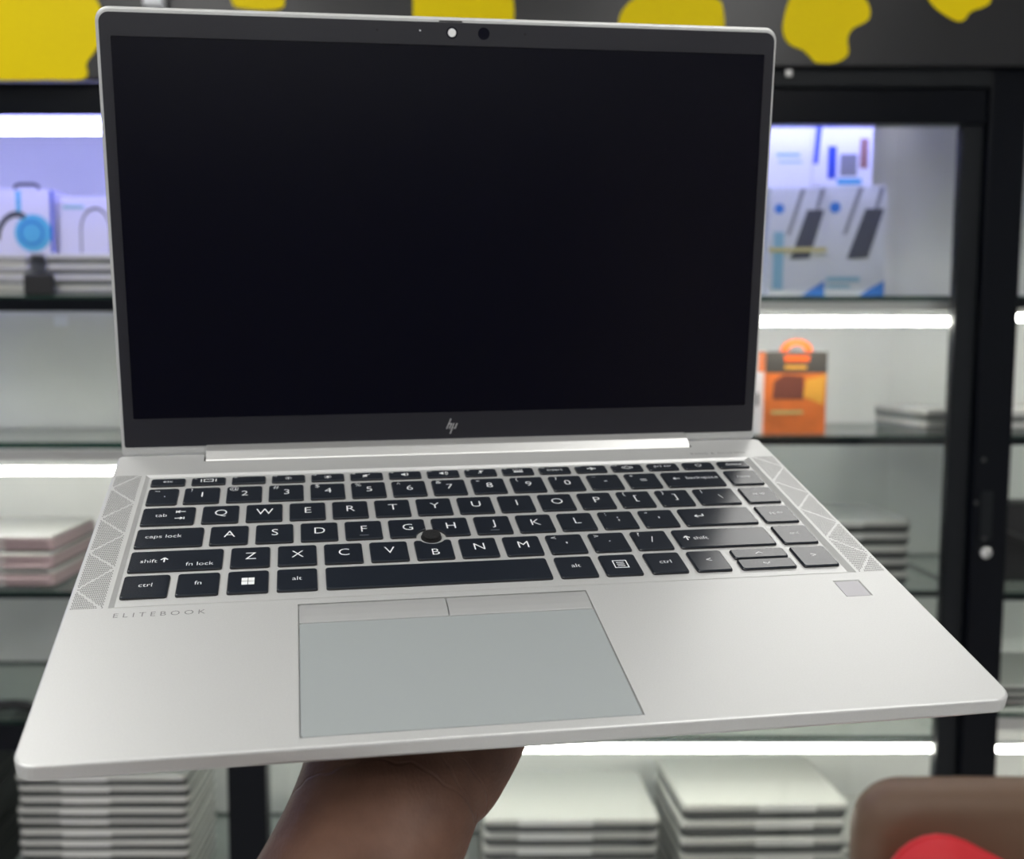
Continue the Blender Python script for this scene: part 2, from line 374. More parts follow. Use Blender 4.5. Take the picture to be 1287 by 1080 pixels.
# right bay
cr = cabinet('display_cabinet', 'display cabinet at the right edge of the photo, beyond the post with the lock', P2[1], 1.9)
part(cr, 'back_panel', 0.961, 1.9, YK, YK+.012, 0, 1.95, 'back_panel')
part(cr, 'side_panel', 1.902, 1.92, YS-.04, YK+.012, 0, 1.95, 'cab_side')
part(cr, 'top_panel', P2[1]+.002, 1.9, YS-.05, YK-.001, 1.95, 1.962, 'cab_side')
part(cr, 'header', P2[1]+.002, 1.9, YD, YD+.03, RAIL0+.01, at(1280, 85, YD).z, 'cab_black')
ZM3, ZE3, ZD3 = at(1280, 536, YS).z, at(1270, 896, YS).z, at(1270, 745, YS).z
for lab, z, fr, th in (('upper shelf right of the lock post, above the LED bar', ZA2, 0.012, .010),
                       ('shelf right of the lock post under the black bag', ZD3, 0.004, .008), ('shelf right of the lock post under the low stack', ZE3, 0, .008),
                       ('lowest shelf right of the lock post', ZF, 0, .010)):
    shelf(lab, 0.963, 1.9, z, th, fr)
for z in (ZE3,): part(cr, 'rail', P2[1]+.003, 1.9, YS-.004+.004, YS+.016, z-.034, z-.0105 if z != ZA2 else z-.024, 'metal_rail')
part(cr, 'plinth', P2[1]+.003, 1.9, YS, YK-.001, 0, 0.10, 'cab_black')

# LED bars
def led(label, x0, x1, y, z0, z1, m, name='led_bar'):
    zc = (z0+z1)/2; z0, z1 = zc+(z0-zc)*.72, zc+(z1-zc)*.72
    t = thing(name, label, 'led light', ((x0+x1)/2, y, z1), group='shelf lights')
    h = (x1-x0)/2
    box('diffuser', -h, h, -0.005, 0.006, z0-z1, -0.002, m, t, bev=0.003)
    box('housing', -h, h, -0.006, 0.014, -0.0018, 0.0, 'lamp_frame', t)
    box('end_cap', -h-.004, -h-.0002, -0.009, 0.013, z0-z1-.001, 0.0, 'lamp_frame', t)
    box('end_cap', h+.0002, h+.004, -0.009, 0.013, z0-z1-.001, 0.0, 'lamp_frame', t)
def pz(py, Y=YS): return at(600, py, Y).z
led('bright white tube light under the header of the left cabinet', LX0+.02, P1[0]-.02, YS+.0, pz(172), pz(147), 'led_blue')
led('glowing LED bar under the left cabinet shelf above the white laptops', LX0+.02, P1[0]-.02, YS, pz(598), pz(584), 'led_warm')
led('glowing LED bar above the orange box in the middle cabinet', P1[1]+.02, P2[0]-.02, YS+.016, pz(411), pz(395), 'led_warm')
led('long glowing LED bar just below the laptop, above the two silver laptop stacks', P1[1]+.02, P2[0]-.02, YS-.004, pz(946), pz(930), 'led_warm')
led('short glowing LED bar right of the lock post, upper one', P2[1]+.01, 1.86, YS-.008, pz(406), pz(392), 'led_warm')
led('short glowing LED bar right of the lock post, lower one', P2[1]+.01, 1.86, YS-.008, pz(945), pz(931), 'led_warm')
led('tube light behind the sliding door rail above the white adapter boxes', P1[1]+.02, P2[0]-.02, YS-.002, 1.826, 1.848, 'led_blue')

# fascia with yellow emblems
FZ0 = at(1000, 82, YD-.02).z
fa = thing('sign_fascia', 'black sign board with yellow apple emblems above the cabinets', 'sign', (0.2, YD-.02, FZ0))
fx, fy, fz = fa.location
box('board', LX0-fx, 1.9-fx, 0.0, 0.018, Z_TOP-fz, 2.52-fz, 'fascia', fa) if False else None
box('board', P1[1]+.0-fx, 1.9-fx, 0.0, 0.015, 0.0, 2.52-fz, 'fascia', fa)
box('board', LX0-fx, P1[1]-.001-fx, 0.0, 0.015, Z_TOP-fz, 2.52-fz, 'fascia', fa)
def emblem(pts, extra=()):
    """raised vinyl emblem, outline given in photograph pixels on the board's plane"""
    # smooth closed outline (Catmull-Rom)
    out = []; n = len(pts)
    for i in range(n):
        p0, p1, p2, p3 = (Vector(pts[(i+k) % n]) for k in (-1, 0, 1, 2))
        for s in range(4):
            t = s/4
            out.append(0.5*((2*p1)+(p2-p0)*t+(2*p0-5*p1+4*p2-p3)*t*t+(3*p1-p0-3*p2+p3)*t**3))
    w = [at(q.x, q.y, YD-.02) for q in out]
    L = [[(a.x-fx, y, a.z-fz) for a in w] for y in (-0.0003, -0.0018)]
    v, f = loft(L, False, False); b = len(w)
    for t in tessellate_polygon([[Vector((a.x, a.z, 0)) for a in w]]): f.append(tuple(b+i for i in t))
    o = pyd('emblem', v, f, 'yellow', fa); o['label'] = 'yellow apple emblem'
emblem([(985, 22), (984, 42), (992, 56), (1008, 63), (1018, 72), (1026, 79), (1050, 79), (1064, 71), (1066, 62), (1065, 48), (1072, 36), (1090, 26), (1093, 12), (1085, -4), (1068, -16), (1044, -17), (1030, -14), (1012, -20), (994, -4)])
emblem([(1165, -4), (1175, 10), (1190, 21), (1203, 27), (1212, 25), (1220, 15), (1236, 9), (1245, 0), (1240, -24), (1226, -40), (1200, -42), (1178, -34), (1164, -20)])
emblem([(778, 40), (779, 20), (790, 4), (808, -6), (840, -8), (880, -6), (903, 0), (909, 14), (910, 40), (905, 70), (880, 95), (845, 90), (810, 95), (788, 70)])
emblem([(520, 30), (520, -10), (530, -30), (560, -38), (590, -34), (620, -38), (640, -20), (645, 0), (646, 24), (640, 50), (610, 70), (582, 64), (550, 72), (528, 50)])
emblem([(292, 4), (300, 10), (330, 13), (352, 11), (358, 2), (352, -30), (334, -50), (318, -46), (300, -50), (288, -24)])
emblem([(-60, 100), (-10, 101.2), (50, 100.5), (106, 99.2), (109, 80), (120, 64), (127, 50), (128, 20), (124, 4), (110, -12), (70, -24), (20, -14), (-30, -24), (-62, -10), (-90, 40)])
h0 = at(195, -6, YD-.03)
box('bracket', h0.x-.016-fx, h0.x+.016-fx, -0.03, -0.0005, h0.z-.022-fz, h0.z+.03-fz, 'white_card', fa, bev=0.003)

# ------------------------------------------------------------------ closed laptops in stacks
ORD = ['top', 'second', 'third', 'fourth', 'fifth', 'sixth', 'seventh', 'eighth', 'ninth', 'tenth', 'eleventh', 'twelfth', 'thirteenth', 'fourteenth']
PROTO = {}
def closed_laptop(w, d, t, m_lid, m_base, bar):
    """closed notebook, its long edge towards -y, origin at centre of the base"""
    key = (w, d, t, m_lid, m_base, bar)
    if key in PROTO: return PROTO[key]
    def slab(z0, z1, i0, i1, c):
        return loft([[(a, b, z) for a, b in rrect(-w/2+i, w/2-i, -d/2+i, d/2-i, 0.012, 4)] for z, i in ((z0, i0+c), (z0+c, i0), (z1-c, i1), (z1, i1+c))])
    ms = {}
    for nm, (v, f), m in (('base', slab(0.0, t*0.50, 0.004, 0.0, 0.001), m_base), ('lid', slab(t*0.60, t, 0.0, 0.001, 0.0012), m_lid)):
        me = bpy.data.meshes.new(nm); me.from_pydata(v, [], f); me.materials.append(M[m])
        bm = bmesh.new(); bm.from_mesh(me); bmesh.ops.recalc_face_normals(bm, faces=bm.faces); bm.to_mesh(me); bm.free()
        ms[nm] = me
    me = box_mesh('hinge_bar', -w*bar[0], w*bar[1], -d/2-0.0006, -d/2+.012, t*0.52, t*0.93, 0.001); me.materials.append(M['lap_hinge'])
    ms['hinge_bar'] = me
    me = box_mesh('gap_strip', -w/2+.006, w/2-.006, -d/2+.004, d/2-.004, t*0.50, t*0.60); me.materials.append(M['gap']); ms['hinge_gap'] = me
    PROTO[key] = ms; return ms
def stack(n, x, yf, zb, w, d, t, where, colour, m_lid='lap_silver', m_base='lap_grey', rot=0.0, bar=(0.22, 0.22), jit=0.003, group=None, mats=None, order='top'):
    for k in range(n):
        i = n-1-k                                           # index from top
        ml, mb = mats[i % len(mats)] if mats else (m_lid, m_base)
        ms = closed_laptop(w, d, t, ml, mb, bar)
        nm = (ORD[i]+(' one' if i == 0 else ' from top')) if n > 1 else ''
        lab = f'{colour} laptop, {nm} of {where}'
        r = thing('closed_laptop', lab, 'laptop', (x+random.uniform(-jit, jit), yf+d/2+random.uniform(-jit, jit)+.003, zb+k*t), (0, 0, rot+random.uniform(-.008, .008)), group=group)
        for nm2, me in ms.items(): link(nm2, me, None, r)
    return zb+n*t
def xw(px, py, Y): return at(px, py, Y).x
# lower left stack (hinge bars to the viewer)
zt = at(120, 976, 1.835).z; n = 12; t0 = 0.0212
stack(n, (xw(18, 985, 1.835)+xw(237, 985, 1.835))/2, 1.835, zt-n*t0, 0.322, 0.222, t0, 'the tall stack left of the black post', 'silver', 'lap_silver', 'lap_dark', bar=(0.24, 0.04), group='stack at lower left')  # dark base colour stands in for the shaded gaps between the lids
ZF_L = zt-n*t0
# neighbouring stack partly visible at the far lower left
zt2 = at(0, 925, 1.9).z; n2 = 14
stack(n2, -1.06, 1.90, ZF_L, 0.33, 0.225, 0.0215, 'the dark stack in the lower left corner', 'dark grey', 'lap_dark', 'lap_dark', rot=0.0, group='dark stack at lower left corner')
# stack just right of the post, half hidden by the forearm
zt3 = at(360, 1040, 1.87).z
stack(6, -0.14, 1.87, ZF, 0.335, 0.225, (zt3-ZF)/6, 'the stack mostly hidden behind the forearm', 'grey', 'lap_silver', 'lap_dark', group='stack behind forearm')
zt4 = at(720, 1030, 1.865).z
stack(7, (xw(605, 1040, 1.865)+xw(830, 1040, 1.865))/2, 1.865, ZF, 0.336, 0.232, (zt4-ZF)/7, 'the silver stack directly right of the forearm', 'silver', 'lap_white', 'lap_dark', group='stack right of forearm', bar=(0.3, 0.12))
zt5 = at(960, 1012, 1.865).z
stack(7, 0.590, 1.865, ZF, 0.318, 0.232, (zt5-ZF)/7, 'the silver stack between forearm and brown chair', 'silver', 'lap_white', 'lap_dark', rot=0.03, group='stack between forearm and chair', bar=(0.05, 0.3))
stack(5, 0.835, 1.98, ZF, 0.155, 0.215, 0.021, 'the small stack behind the brown chair', 'silver', 'lap_silver', 'lap_grey', group='stack behind brown chair', bar=(0.1, 0.1))
# left bay, third shelf: pale stack, pinkish reflections painted into its edge colours
zt6 = at(0, 674, 1.88).z
stack(9, xw(66, 700, 1.88)-.165, 1.88, ZD, 0.33, 0.235, (zt6-ZD)/9, 'the pale stack with painted reflections left of the keyboard', 'cream', 'lap_white', 'lap_pink_reflect', rot=0.0, group='pale pinkish stack', mats=[('lap_white', 'lap_pink_reflect'), ('lap_pink_reflect', 'lap_pink_reflect'), ('lap_pink_reflect', 'lap_dark')], jit=0.002)
# left bay, second shelf: three white edges peeping out beside the lid
tB = (at(140, 500, 1.89).z-ZB)/3
stack(3, -0.50, 1.89, ZB, 0.16, 0.215, tB, 'the short stack peeping out beside the lid', 'white', 'lap_white', 'lap_grey', jit=0.001, group='short white stack beside lid')
# left bay, top shelf: laptops under the headphone boxes
zt7 = at(0, 319, 1.89).z; t7 = (zt7-ZA)/4
stack(4, xw(100, 340, 1.89)+.085, 1.89, ZA, 0.31, 0.235, t7, 'the stack under the headset box with arch', 'white', 'lap_white', 'lap_grey', group='stack under arch box', bar=(-0.2, 0.35), jit=0.002)
stack(4, xw(65, 340, 1.89)-.20, 1.89, ZA, 0.31, 0.235, t7, 'the stack under the blue headphone box', 'white', 'lap_white', 'lap_silver', group='stack under headphone box', jit=0.002)
b0, b1 = at(30, 366, 1.872), at(58, 336, 1.872)
tag(box('charger', b0.x, b1.x+.012, 1.868, 1.884, ZA+.0005, at(0, 344, 1.87).z, 'black_item', bev=0.004), 'small black charger in front of the white laptops on the top left shelf', 'charger')
# middle bay, orange box shelf: two laptops lying skewed
tr = at(1160, 515, 1.875).z
stack(2, xw(1160, 525, 1.875)+.162, 1.875, ZM, 0.324, 0.225, (tr-ZM)/2, 'the low stack right of the orange box', 'silver', 'lap_white', 'lap_grey', jit=0.001, group='low stack right of orange box')
# middle bay, lower shelf: stack beside the keyboard's right edge
tz = at(1100, 655, 1.90).z
stack(5, xw(1145, 690, 1.90)-.165, 1.90, ZD2, 0.33, 0.225, (tz-ZD2)/5, 'the stack right of the keyboard behind glass', 'grey', 'lap_silver', 'lap_dark', group='stack right of keyboard')
# middle bay behind the lid (tops visible from the side only)
# right bay
tq = at(1275, 862, 1.89).z
stack(3, 1.18, 1.885, ZE3, 0.325, 0.225, (tq-ZE3)/3 if tq > ZE3 else 0.02, 'the low stack at right edge, lower shelf', 'silver', 'lap_silver', 'lap_dark', group='low stack right of post')
bg = thing('laptop_bag', 'black laptop bag with strap on the shelf right of the lock', 'bag', (1.15, 2.0, ZD3))
pyd('body', *loft([[(a, b, z) for a, b in rrect(-.15+i, .15-i, -.05+i*.4, .05-i*.4, 0.03, 4)] for z, i in ((0.0, 0.02), (0.02, 0.0), (0.10, 0.004), (0.15, 0.03))]), m='black_item', parent=bg)
def tube(path, r, n=8):
    loops = []
    for i, pnt in enumerate(path):
        d = (Vector(path[min(i+1, len(path)-1)])-Vector(path[max(i-1, 0)])).normalized()
        a = d.cross(Vector((0.13, 0.3, 1))).normalized(); b = d.cross(a)
        rr = r[i] if isinstance(r, (list, tuple)) else r
        loops.append([tuple(Vector(pnt)+a*rr*math.cos(2*PI*k/n)+b*rr*math.sin(2*PI*k/n)) for k in range(n)])
    return loft(loops)
pyd('strap', *tube([(-.14, -.06, .13), (-.10, -.085, .10), (-.02, -.09, .07), (.06, -.085, .045), (.13, -.06, .05)], 0.008), m='black_item', parent=bg)

# ------------------------------------------------------------------ boxed goods
def carton(name, label, cat, px0, px1, py0, py1, Y, d, m, z0=None, yaw=0.0, group=None):
    a, b = at(px0, py0, Y), at(px1, py1, Y)
    zb = b.z if z0 is None else z0
    t = thing(name, label, cat, ((a.x+b.x)/2, Y, zb), (0, 0, yaw), group)
    w, h = b.x-a.x, a.z-zb
    box('carton', -w/2, w/2, 0.0, d, 0.0, h, m, t, bev=0.0015)
    t['_'] = 0; del t['_']
    return t, w, h
def prints(t, w, h, items):
    """printed shapes on a carton's front; coordinates as fractions of the face"""
    for ki, (nm, m, shapes) in enumerate(items):
        fl = Flat()
        for s in shapes:
            if s[0] == 'p': fl.poly([((x-.5)*w, y*h) for x, y in s[1]])
            elif s[0] == 'r': fl.rect((s[1]-.5)*w, (s[2]-.5)*w, s[3]*h, s[4]*h)
            elif s[0] == 'o': fl.poly([(p[0], p[1]) for p in circle((s[1]-.5)*w, s[2]*h, s[3]*w, 20)])
            elif s[0] == 'a': fl.ring((s[1]-.5)*w, s[2]*h, s[3]*w, s[4]*w, s[5], s[6], sy=s[7])
        yy = -0.0004-0.0003*ki
        flat_obj(nm, fl, m, t, lambda v, yy=yy: (v[0], yy, v[1]))
# adapter boxes
zsh = ZA2
def adapter(px0, px1, py0, label, band=False):
    t, w, h = carton('adapter_box', label, 'box', px0, px1, py0, 360, 1.93, 0.07, 'grey_card', z0=zsh, group='adapter boxes')
    it = [('corner_print', 'blue_print', [('p', [(0.55, 0.0), (1.0, 0.0), (1.0, 0.16), (0.75, 0.08)])]),
          ('badge', 'blue_print', [('o', 0.17, 0.81, 0.09)]),
          ('device_picture', 'dark_print', [('p', [(0.38, 0.35), (0.72, 0.36), (0.96, 0.80), (0.66, 0.80)])]),
          ('cable_picture', 'mid_print', [('p', [(0.30, 0.56), (0.37, 0.58), (0.62, 0.99), (0.54, 0.99)]), ('p', [(0.80, 0.8), (0.86, 0.8), (0.96, 0.99), (0.88, 0.99)])]),
          ('text_print', 'pale_print', [('r', 0.06, 0.60, 0.15, 0.19), ('r', 0.06, 0.45, 0.09, 0.12)] if not band else [('p', [(0.08, 0.08), (0.26, 0.08), (0.26, 0.6), (0.08, 0.6)])])]
    prints(t, w, h, it)
    if band: box('rubber_band', -w/2-.001, w/2+.001, -0.003, -0.0022, h*0.42, h*0.46, 'band', t)
    return t, h
t, hA = adapter(968, 1036, 236, 'grey adapter box with a yellow band around it, next to the laptop lid', True)
t, hB = adapter(1037, 1111, 234, 'grey adapter box without band, right of the banded one')
t, w, h = carton('white_box', 'white box standing on the banded adapter box', 'box', 962, 1019, 157, 234, 1.935, 0.06, 'white_card', z0=zsh+hA)
prints(t, w, h, [('text_print', 'pale_print', [('r', 0.25, 0.75, 0.5, 0.55), ('r', 0.3, 0.8, 0.40, 0.43)])])
t, w, h = carton('white_blue_box', 'white and blue box with a small photo, standing on the right adapter box', 'box', 1022, 1096, 153, 233, 1.935, 0.06, 'white_card', z0=zsh+hB)
prints(t, w, h, [('blue_stripe', 'deep_blue', [('p', [(0.02, 0.35), (0.1, 0.35), (0.16, 1.0), (0.06, 1.0)]), ('r', 0.26, 0.40, 0.12, 0.62)]),
                 ('photo_print', 'mid_print', [('r', 0.46, 0.74, 0.16, 0.50)]),
                 ('figure_print', 'skin_print', [('r', 0.78, 0.92, 0.28, 0.74)]),
                 ('cyan_strip', 'cyan_print', [('r', 0.42, 0.82, 0.03, 0.12)])])
# orange hang-tag box
t, w, h = carton('orange_box', 'orange boxed accessory with a dark band and hang tab', 'box', 963, 1037, 442, 548, 1.92, 0.05, 'orange_card', z0=ZM)
prints(t, w, h, [('dark_band', 'dark_card', [('r', 0.0, 1.0, 0.74, 1.0)]),
                 ('device_print', 'brown_print', [('p', [(0.12, 0.42), (0.14, 0.64), (0.30, 0.72), (0.62, 0.70), (0.62, 0.42)])]),
                 ('gold_print', 'amber_print', [('p', [(0.62, 0.45), (0.95, 0.35), (0.98, 0.72), (0.66, 0.66)])]),
                 ('letter_band', 'orange_bright', [('r', 0.30, 0.70, 0.88, 0.95)]),
                 ('colour_dots', 'amber_print', [('r', 0.30, 0.66, 0.79, 0.83)]),
                 ('text_print', 'band', [('r', 0.1, 0.62, 0.24, 0.28)])])
fl = Flat(); fl.ring(0, 0, 0.030, 0.014, 0, PI, sy=0.75)
me = bpy.data.meshes.new('hang_tab'); v = [(x, y, z) for y in (0.002, 0.004) for x, z, _ in fl.v]
n = len(fl.v); f = [tuple(i for i in p) for p in fl.f]+[tuple(n+i for i in p) for p in fl.f]
o = pyd('hang_tab', [(x, y, z+h) for x, y, z in v], f, 'orange_bright', t)
sol = o.modifiers.new('solid', 'SOLIDIFY'); sol.thickness = 0.001
t, w, h = carton('white_carton', 'narrow white carton wedged between the laptop lid and the orange box', 'box', 925, 961, 468, 549, 1.93, 0.05, 'white_card', z0=ZM)
prints(t, w, h, [('port_print', 'dark_print', [('r', 0.66, 0.76, 0.45, 0.66)])])
# headphone boxes on the left
zt7r = ZA+4*t7
t, w, h = carton('headphone_box', 'lilac-white headphone box with blue ear cup picture and black carry handle', 'box', -12, 69, 238, 318, 1.905, 0.10, 'lilac_card', z0=zt7r)
prints(t, w, h, [('ear_cup_picture', 'cyan_print', [('o', 0.66, 0.33, 0.30), ('r', 0.40, 0.48, 0.60, 0.98)]), ('headband_picture', 'dark_print', [('a', 0.40, 0.22, 0.34, 0.07, PI*0.35, PI*1.0, 1.35)]),
                 ('cup_ring', 'blue_print', [('a', 0.64, 0.33, 0.20, 0.04, 0, 2*PI, 1.0)]), ('side_print', 'deep_blue', [('r', 0.95, 1.0, 0.02, 0.98)])])
pyd('handle', *tube([(-.025, .03, h-.001), (-.025, .03, h+.010), (-.018, .03, h+.014), (.012, .03, h+.014), (.019, .03, h+.010), (.019, .03, h-.001)], 0.003), m='black_item', parent=t)
t, w, h = carton('headset_box', 'lilac-white headset box with a thin dark headband arch', 'box', 73, 190, 248, 318, 1.915, 0.09, 'lilac_card', z0=zt7r)
prints(t, w, h, [('headband_picture', 'dark_print', [('a', 0.40, 0.42, 0.17, 0.018, 0, PI, 1.5), ('r', 0.232, 0.248, 0.04, 0.44), ('r', 0.552, 0.568, 0.04, 0.44)]), ('text_print', 'pale_print', [('r', 0.05, 0.28, 0.80, 0.86)])])
# dark cable on the low left shelf
cb = pyd('cable', *tube([(-1.0, 1.95, ZE+.008), (-.92, 1.90, ZE+.008), (-.85, 1.93, ZE+.008), (-.78, 1.90, ZE+.008), (-.70, 1.94, ZE+.008), (-.62, 2.0, ZE+.008)], 0.008), m='black_item', smooth=True)
tag(cb, 'black cable lying on the empty lower left shelf', 'cable')
# a price tag below the top left shelf
pt = at(76, 404, YK-.004)
tag(box('paper_tag', pt.x-.014, pt.x+.014, YK-.003, YK-.0005, pt.z-.010, pt.z+.012, 'white_card'), 'small blank white tag stuck on the back panel under the top left shelf', 'tag')

# ------------------------------------------------------------------ brown chair and red cushion
ch = at(1062, 1040, 1.25); ctop = at(1150, 970, 1.25).z
CW = 0.50; cxm = ch.x+CW/2
chair = thing('padded_chair', 'brown leather padded chair back at the lower right', 'chair', (cxm, 1.22, 0))
cy = chair.location.y
def pad(x0, x1, z0, z1, y0, y1, r, ch_):
    cxx, czz = (x0+x1)/2, (z0+z1)/2
    L = []
    for y, i in ((y0, ch_), (y0+ch_*.35, ch_*.3), (y0+ch_, 0), (y1-ch_, 0), (y1-ch_*.35, ch_*.3), (y1, ch_)):
        L.append([(a, y, b) for a, b in rrect(x0+i, x1-i, z0+i, z1-i, max(r-i*.5, .005), 8)])
    return loft(L)
bk = pyd('backrest', *pad(-CW/2, CW/2, 0.50, ctop, -.035, .045, 0.060, 0.03), m='leather', parent=chair, smooth=True)
pyd('seat', *[(lambda vf: ([(x, -z_, y_) for x, y_, z_ in vf[0]], vf[1]))(pad(-CW/2+.01, CW/2-.01, 0.0, 0.46, 0.40, 0.48, 0.06, 0.02))][0], m='leather', parent=chair, smooth=True)
for sx in (-1, 1):
    pyd('leg', *tube([(sx*.20, -.40, 0), (sx*.20, -.40, .41)], 0.014, 12), m='chrome', parent=chair, smooth=True)
    pyd('leg', *tube([(sx*.21, .03, 0), (sx*.21, .01, .41), (sx*.20, .005, .58)], 0.014, 12), m='chrome', parent=chair, smooth=True)
# red cushion standing on the seat against the back
rt = at(1180, 1052, 1.13)
side = 0.34; tilt = math.radians(-28)
L = []
for y, i in ((-.045, .10), (-.040, .06), (-.026, .02), (-.008, .002), (.008, .002), (.026, .02), (.040, .06), (.045, .10)):
    L.append([(x*math.cos(tilt)-z*math.sin(tilt), y, x*math.sin(tilt)+z*math.cos(tilt)) for x, z in rrect(-side/2+i, side/2-i, -side/2+i, side/2-i, max(.06-i*.3, .02), 6)])
v, f = loft(L)
zmin = min(a[2] for a in v); zmax = max(a[2] for a in v); xt = max(v, key=lambda a: a[2])[0]
cu = thing('red_cushion', 'bright red cushion standing on its corner against the brown chair back', 'cushion', (rt.x-xt, 1.13, rt.z-zmax))
pyd('cover', v, f, 'red_cloth', cu, smooth=True)
sb = L[3]; pyd('seam', *tube([(a[0], 0.0, a[2]) for a in [L[3][i] for i in range(len(L[3]))]+[L[3][0]]], 0.003, 6), m='red_cloth', parent=cu, smooth=True)
# seat height follows the cushion so that it rests on the seat
dz = (rt.z-zmax+zmin)-0.48
for o in chair.children:
    if o.name.startswith('seat'): o.location.z += dz

# ------------------------------------------------------------------ the open laptop (local millimetres, origin at front left corner of the deck)
Rcv = Matrix(((0.98931, -0.141485, 0.035335), (-0.027673, -0.420035, -0.907086), (0.143181, 0.896411, -0.41946)))
tcv = Vector((-0.129702, 0.093716, 0.298181))
Mw = Matrix(((1, 0, 0), (0, -math.sin(TH), math.cos(TH)), (0, -math.cos(TH), -math.sin(TH))))
POSE = Matrix.Translation(Mw @ tcv + CAM) @ (Mw @ Rcv).to_4x4()
lap = thing('laptop', 'open silver laptop with black keys and dark screen, held up by a hand', 'laptop')
lap.matrix_world = POSE
W, D = 323.5, 213.6
NX0, NX1, NY = 40.2, 284.2, 205.2           # hinge notch at the back of the deck
def outline(i, r):
    """base outline inset by i with the hinge notch"""
    o = rrect(i, W-i, i, D-i, (r, r, 2.5, 2.5), 6)
    k = [j for j, q in enumerate(o) if q[1] > D/2]          # back points, right to left
    first = k[len(k)//2]
    return o[:first]+[(NX1, D-i), (NX1, NY), (NX0, NY), (NX0, D-i)]+o[first:]
loops = [[(x, y, z) for x, y in outline(i, r)] for i, z, r in ((9.0, -13.5, 8), (1.2, -6.2, 6), (0.3, -5.4, 6.5), (0.0, -4.8, 6.5), (0.0, -0.9, 6.5), (0.25, -0.3, 6.4), (0.8, 0.0, 6.2))]
v, f = loft(loops, False, False); n = len(loops[0])
def tess_cap(loop, rev=False, holes=()):
    ls = [[Vector((x, y, 0)) for x, y in loop]]+[[Vector((x, y, 0)) for x, y in h] for h in holes]
    return tessellate_polygon(ls)
f += [tuple(t) for t in tess_cap([(q[0], q[1]) for q in loops[0]])]
def rect(x0, x1, y0, y1): return [(x0, y0), (x0, y1), (x1, y1), (x1, y0)]
recess = [(rect(15.2, 309.3, 82.0, 192.0), rect(17.0, 306.6, 84.2, 190.8), -1.05),
          (rect(84.0, 194.7, 4.7, 78.8), rect(84.0, 194.7, 4.7, 78.8), -1.1),
          (rect(296.0, 307.2, 65.2, 76.8), rect(296.4, 306.8, 65.6, 76.4), -0.55)]
top = (len(loops)-1)*n
idx = list(range(top, top+n)); pts = [(v[i][0], v[i][1]) for i in idx]
for a, b, z in recess:
    base = len(v); v += [(x, y, 0.0) for x, y in a]; v += [(x, y, z) for x, y in b]
    for i in range(4): f.append((base+i, base+(i+1) % 4, base+4+(i+1) % 4, base+4+i))
    f.append((base+4, base+5, base+6, base+7)); idx += list(range(base, base+4))
for t in tess_cap(pts, holes=[r[0] for r in recess]): f.append(tuple(idx[i] for i in t))
base = pyd('base', mm(v), f, 'silver', lap)
base['label'] = 'silver aluminium base with palm rest'
# touch pad and its buttons
o = pyd('touchpad', *(lambda a: (mm(a[0]), a[1]))(plate(rrect(84.5, 194.2, 5.2, 66.2, 1.0, 3), -1.1, -0.12, 0.12)), m='pad', parent=lap)
for x0, x1 in ((84.5, 139.2), (139.75, 194.2)):
    sec = [(67.1, -1.1), (67.1, -0.55), (67.5, -0.35), (70.5, 0.05), (75.0, 0.25), (77.6, 0.10), (78.3, -0.2), (78.4, -1.1)]
    vv, ff = loft([[(x, a, b) for a, b in sec] for x in (x0, x1)])
    pyd('touchpad_button', mm(vv), ff, 'silver_dark', lap)
pyd('fingerprint_reader', *(lambda a: (mm(a[0]), a[1]))(plate(rrect(296.6, 306.6, 65.8, 76.2, 0.6, 2), -0.55, -0.25, 0.05)), m='fingerprint', parent=lap)
# speaker grilles: pierced strips either side of the keyboard
def grille(x0, x1, outer_right):
    o = pyd('speaker_grille', *(lambda a: (mm(a[0]), a[1]))(plate(rrect(x0, x1, 82.0, 192.4, 0.4, 2), 0.0, 0.03)), m='silver', parent=lap)
    xo, xi = (x1, x0) if outer_right else (x0, x1)
    zz = [(xi, 193.0), (xo, 179.5), (xi, 164.7), (xo, 151.2), (xi, 137.0), (xo, 123.2), (xi, 110.5), (xo, 95.5), (xi, 81.0)]
    segs = [(Vector(zz[i]), Vector(zz[i+1])) for i in range(len(zz)-1)]
    def dist(q):
        best = 9
        for a, b in segs:
            t = max(0, min(1, (q-a).dot(b-a)/(b-a).length_squared)); best = min(best, (q-(a+(b-a)*t)).length)
        return best
    fl = Flat(); r = 0.31; y = 82.7; row = 0
    while y < 192:
        x = x0+0.5+(0.36 if row % 2 else 0)
        while x < x1-0.35:
            if dist(Vector((x, y))) > 0.5: fl.v += [(x+r*math.cos(k*PI/3), y+r*math.sin(k*PI/3), 0.045) for k in range(6)]; b = len(fl.v)-6; fl.f.append(tuple(range(b, b+6)))
            x += 0.74
        y += 0.98; row += 1
    h = flat_obj('grille_holes', fl, 'hole', o, lambda q: (q[0]*.001, q[1]*.001, q[2]*.001)); h['kind'] = 'stuff'
grille(1.5, 13.6, False); grille(310.3, 322.2, True)
# printed wordings on the deck
fl = Flat(); put_text(fl, 'ELITEBOOK', 34.2, 77.0, 4.0, 1.35, 0.03, 1.55)
xs = [q[0] for q in fl.v]; sc = 32.6/(max(xs)-min(xs))
flat_obj('lettering', fl, 'deck_print', lap, lambda q: ((34.2+(q[0]-34.2)*sc)*.001, q[1]*.001, q[2]*.001))['label'] = 'grey ELITEBOOK lettering'
fl = Flat(); put_text(fl, 'BANG & OLUFSEN', 295.0, 197.4, 2.7, 1.25, 0.03, 1.2)
xs = [q[0] for q in fl.v]; sc2 = 28.4/(max(xs)-min(xs))
flat_obj('lettering', fl, 'deck_print', lap, lambda q: ((295.0+(q[0]-295.0)*sc2)*.001, q[1]*.001, q[2]*.001))['label'] = 'small grey BANG & OLUFSEN lettering'
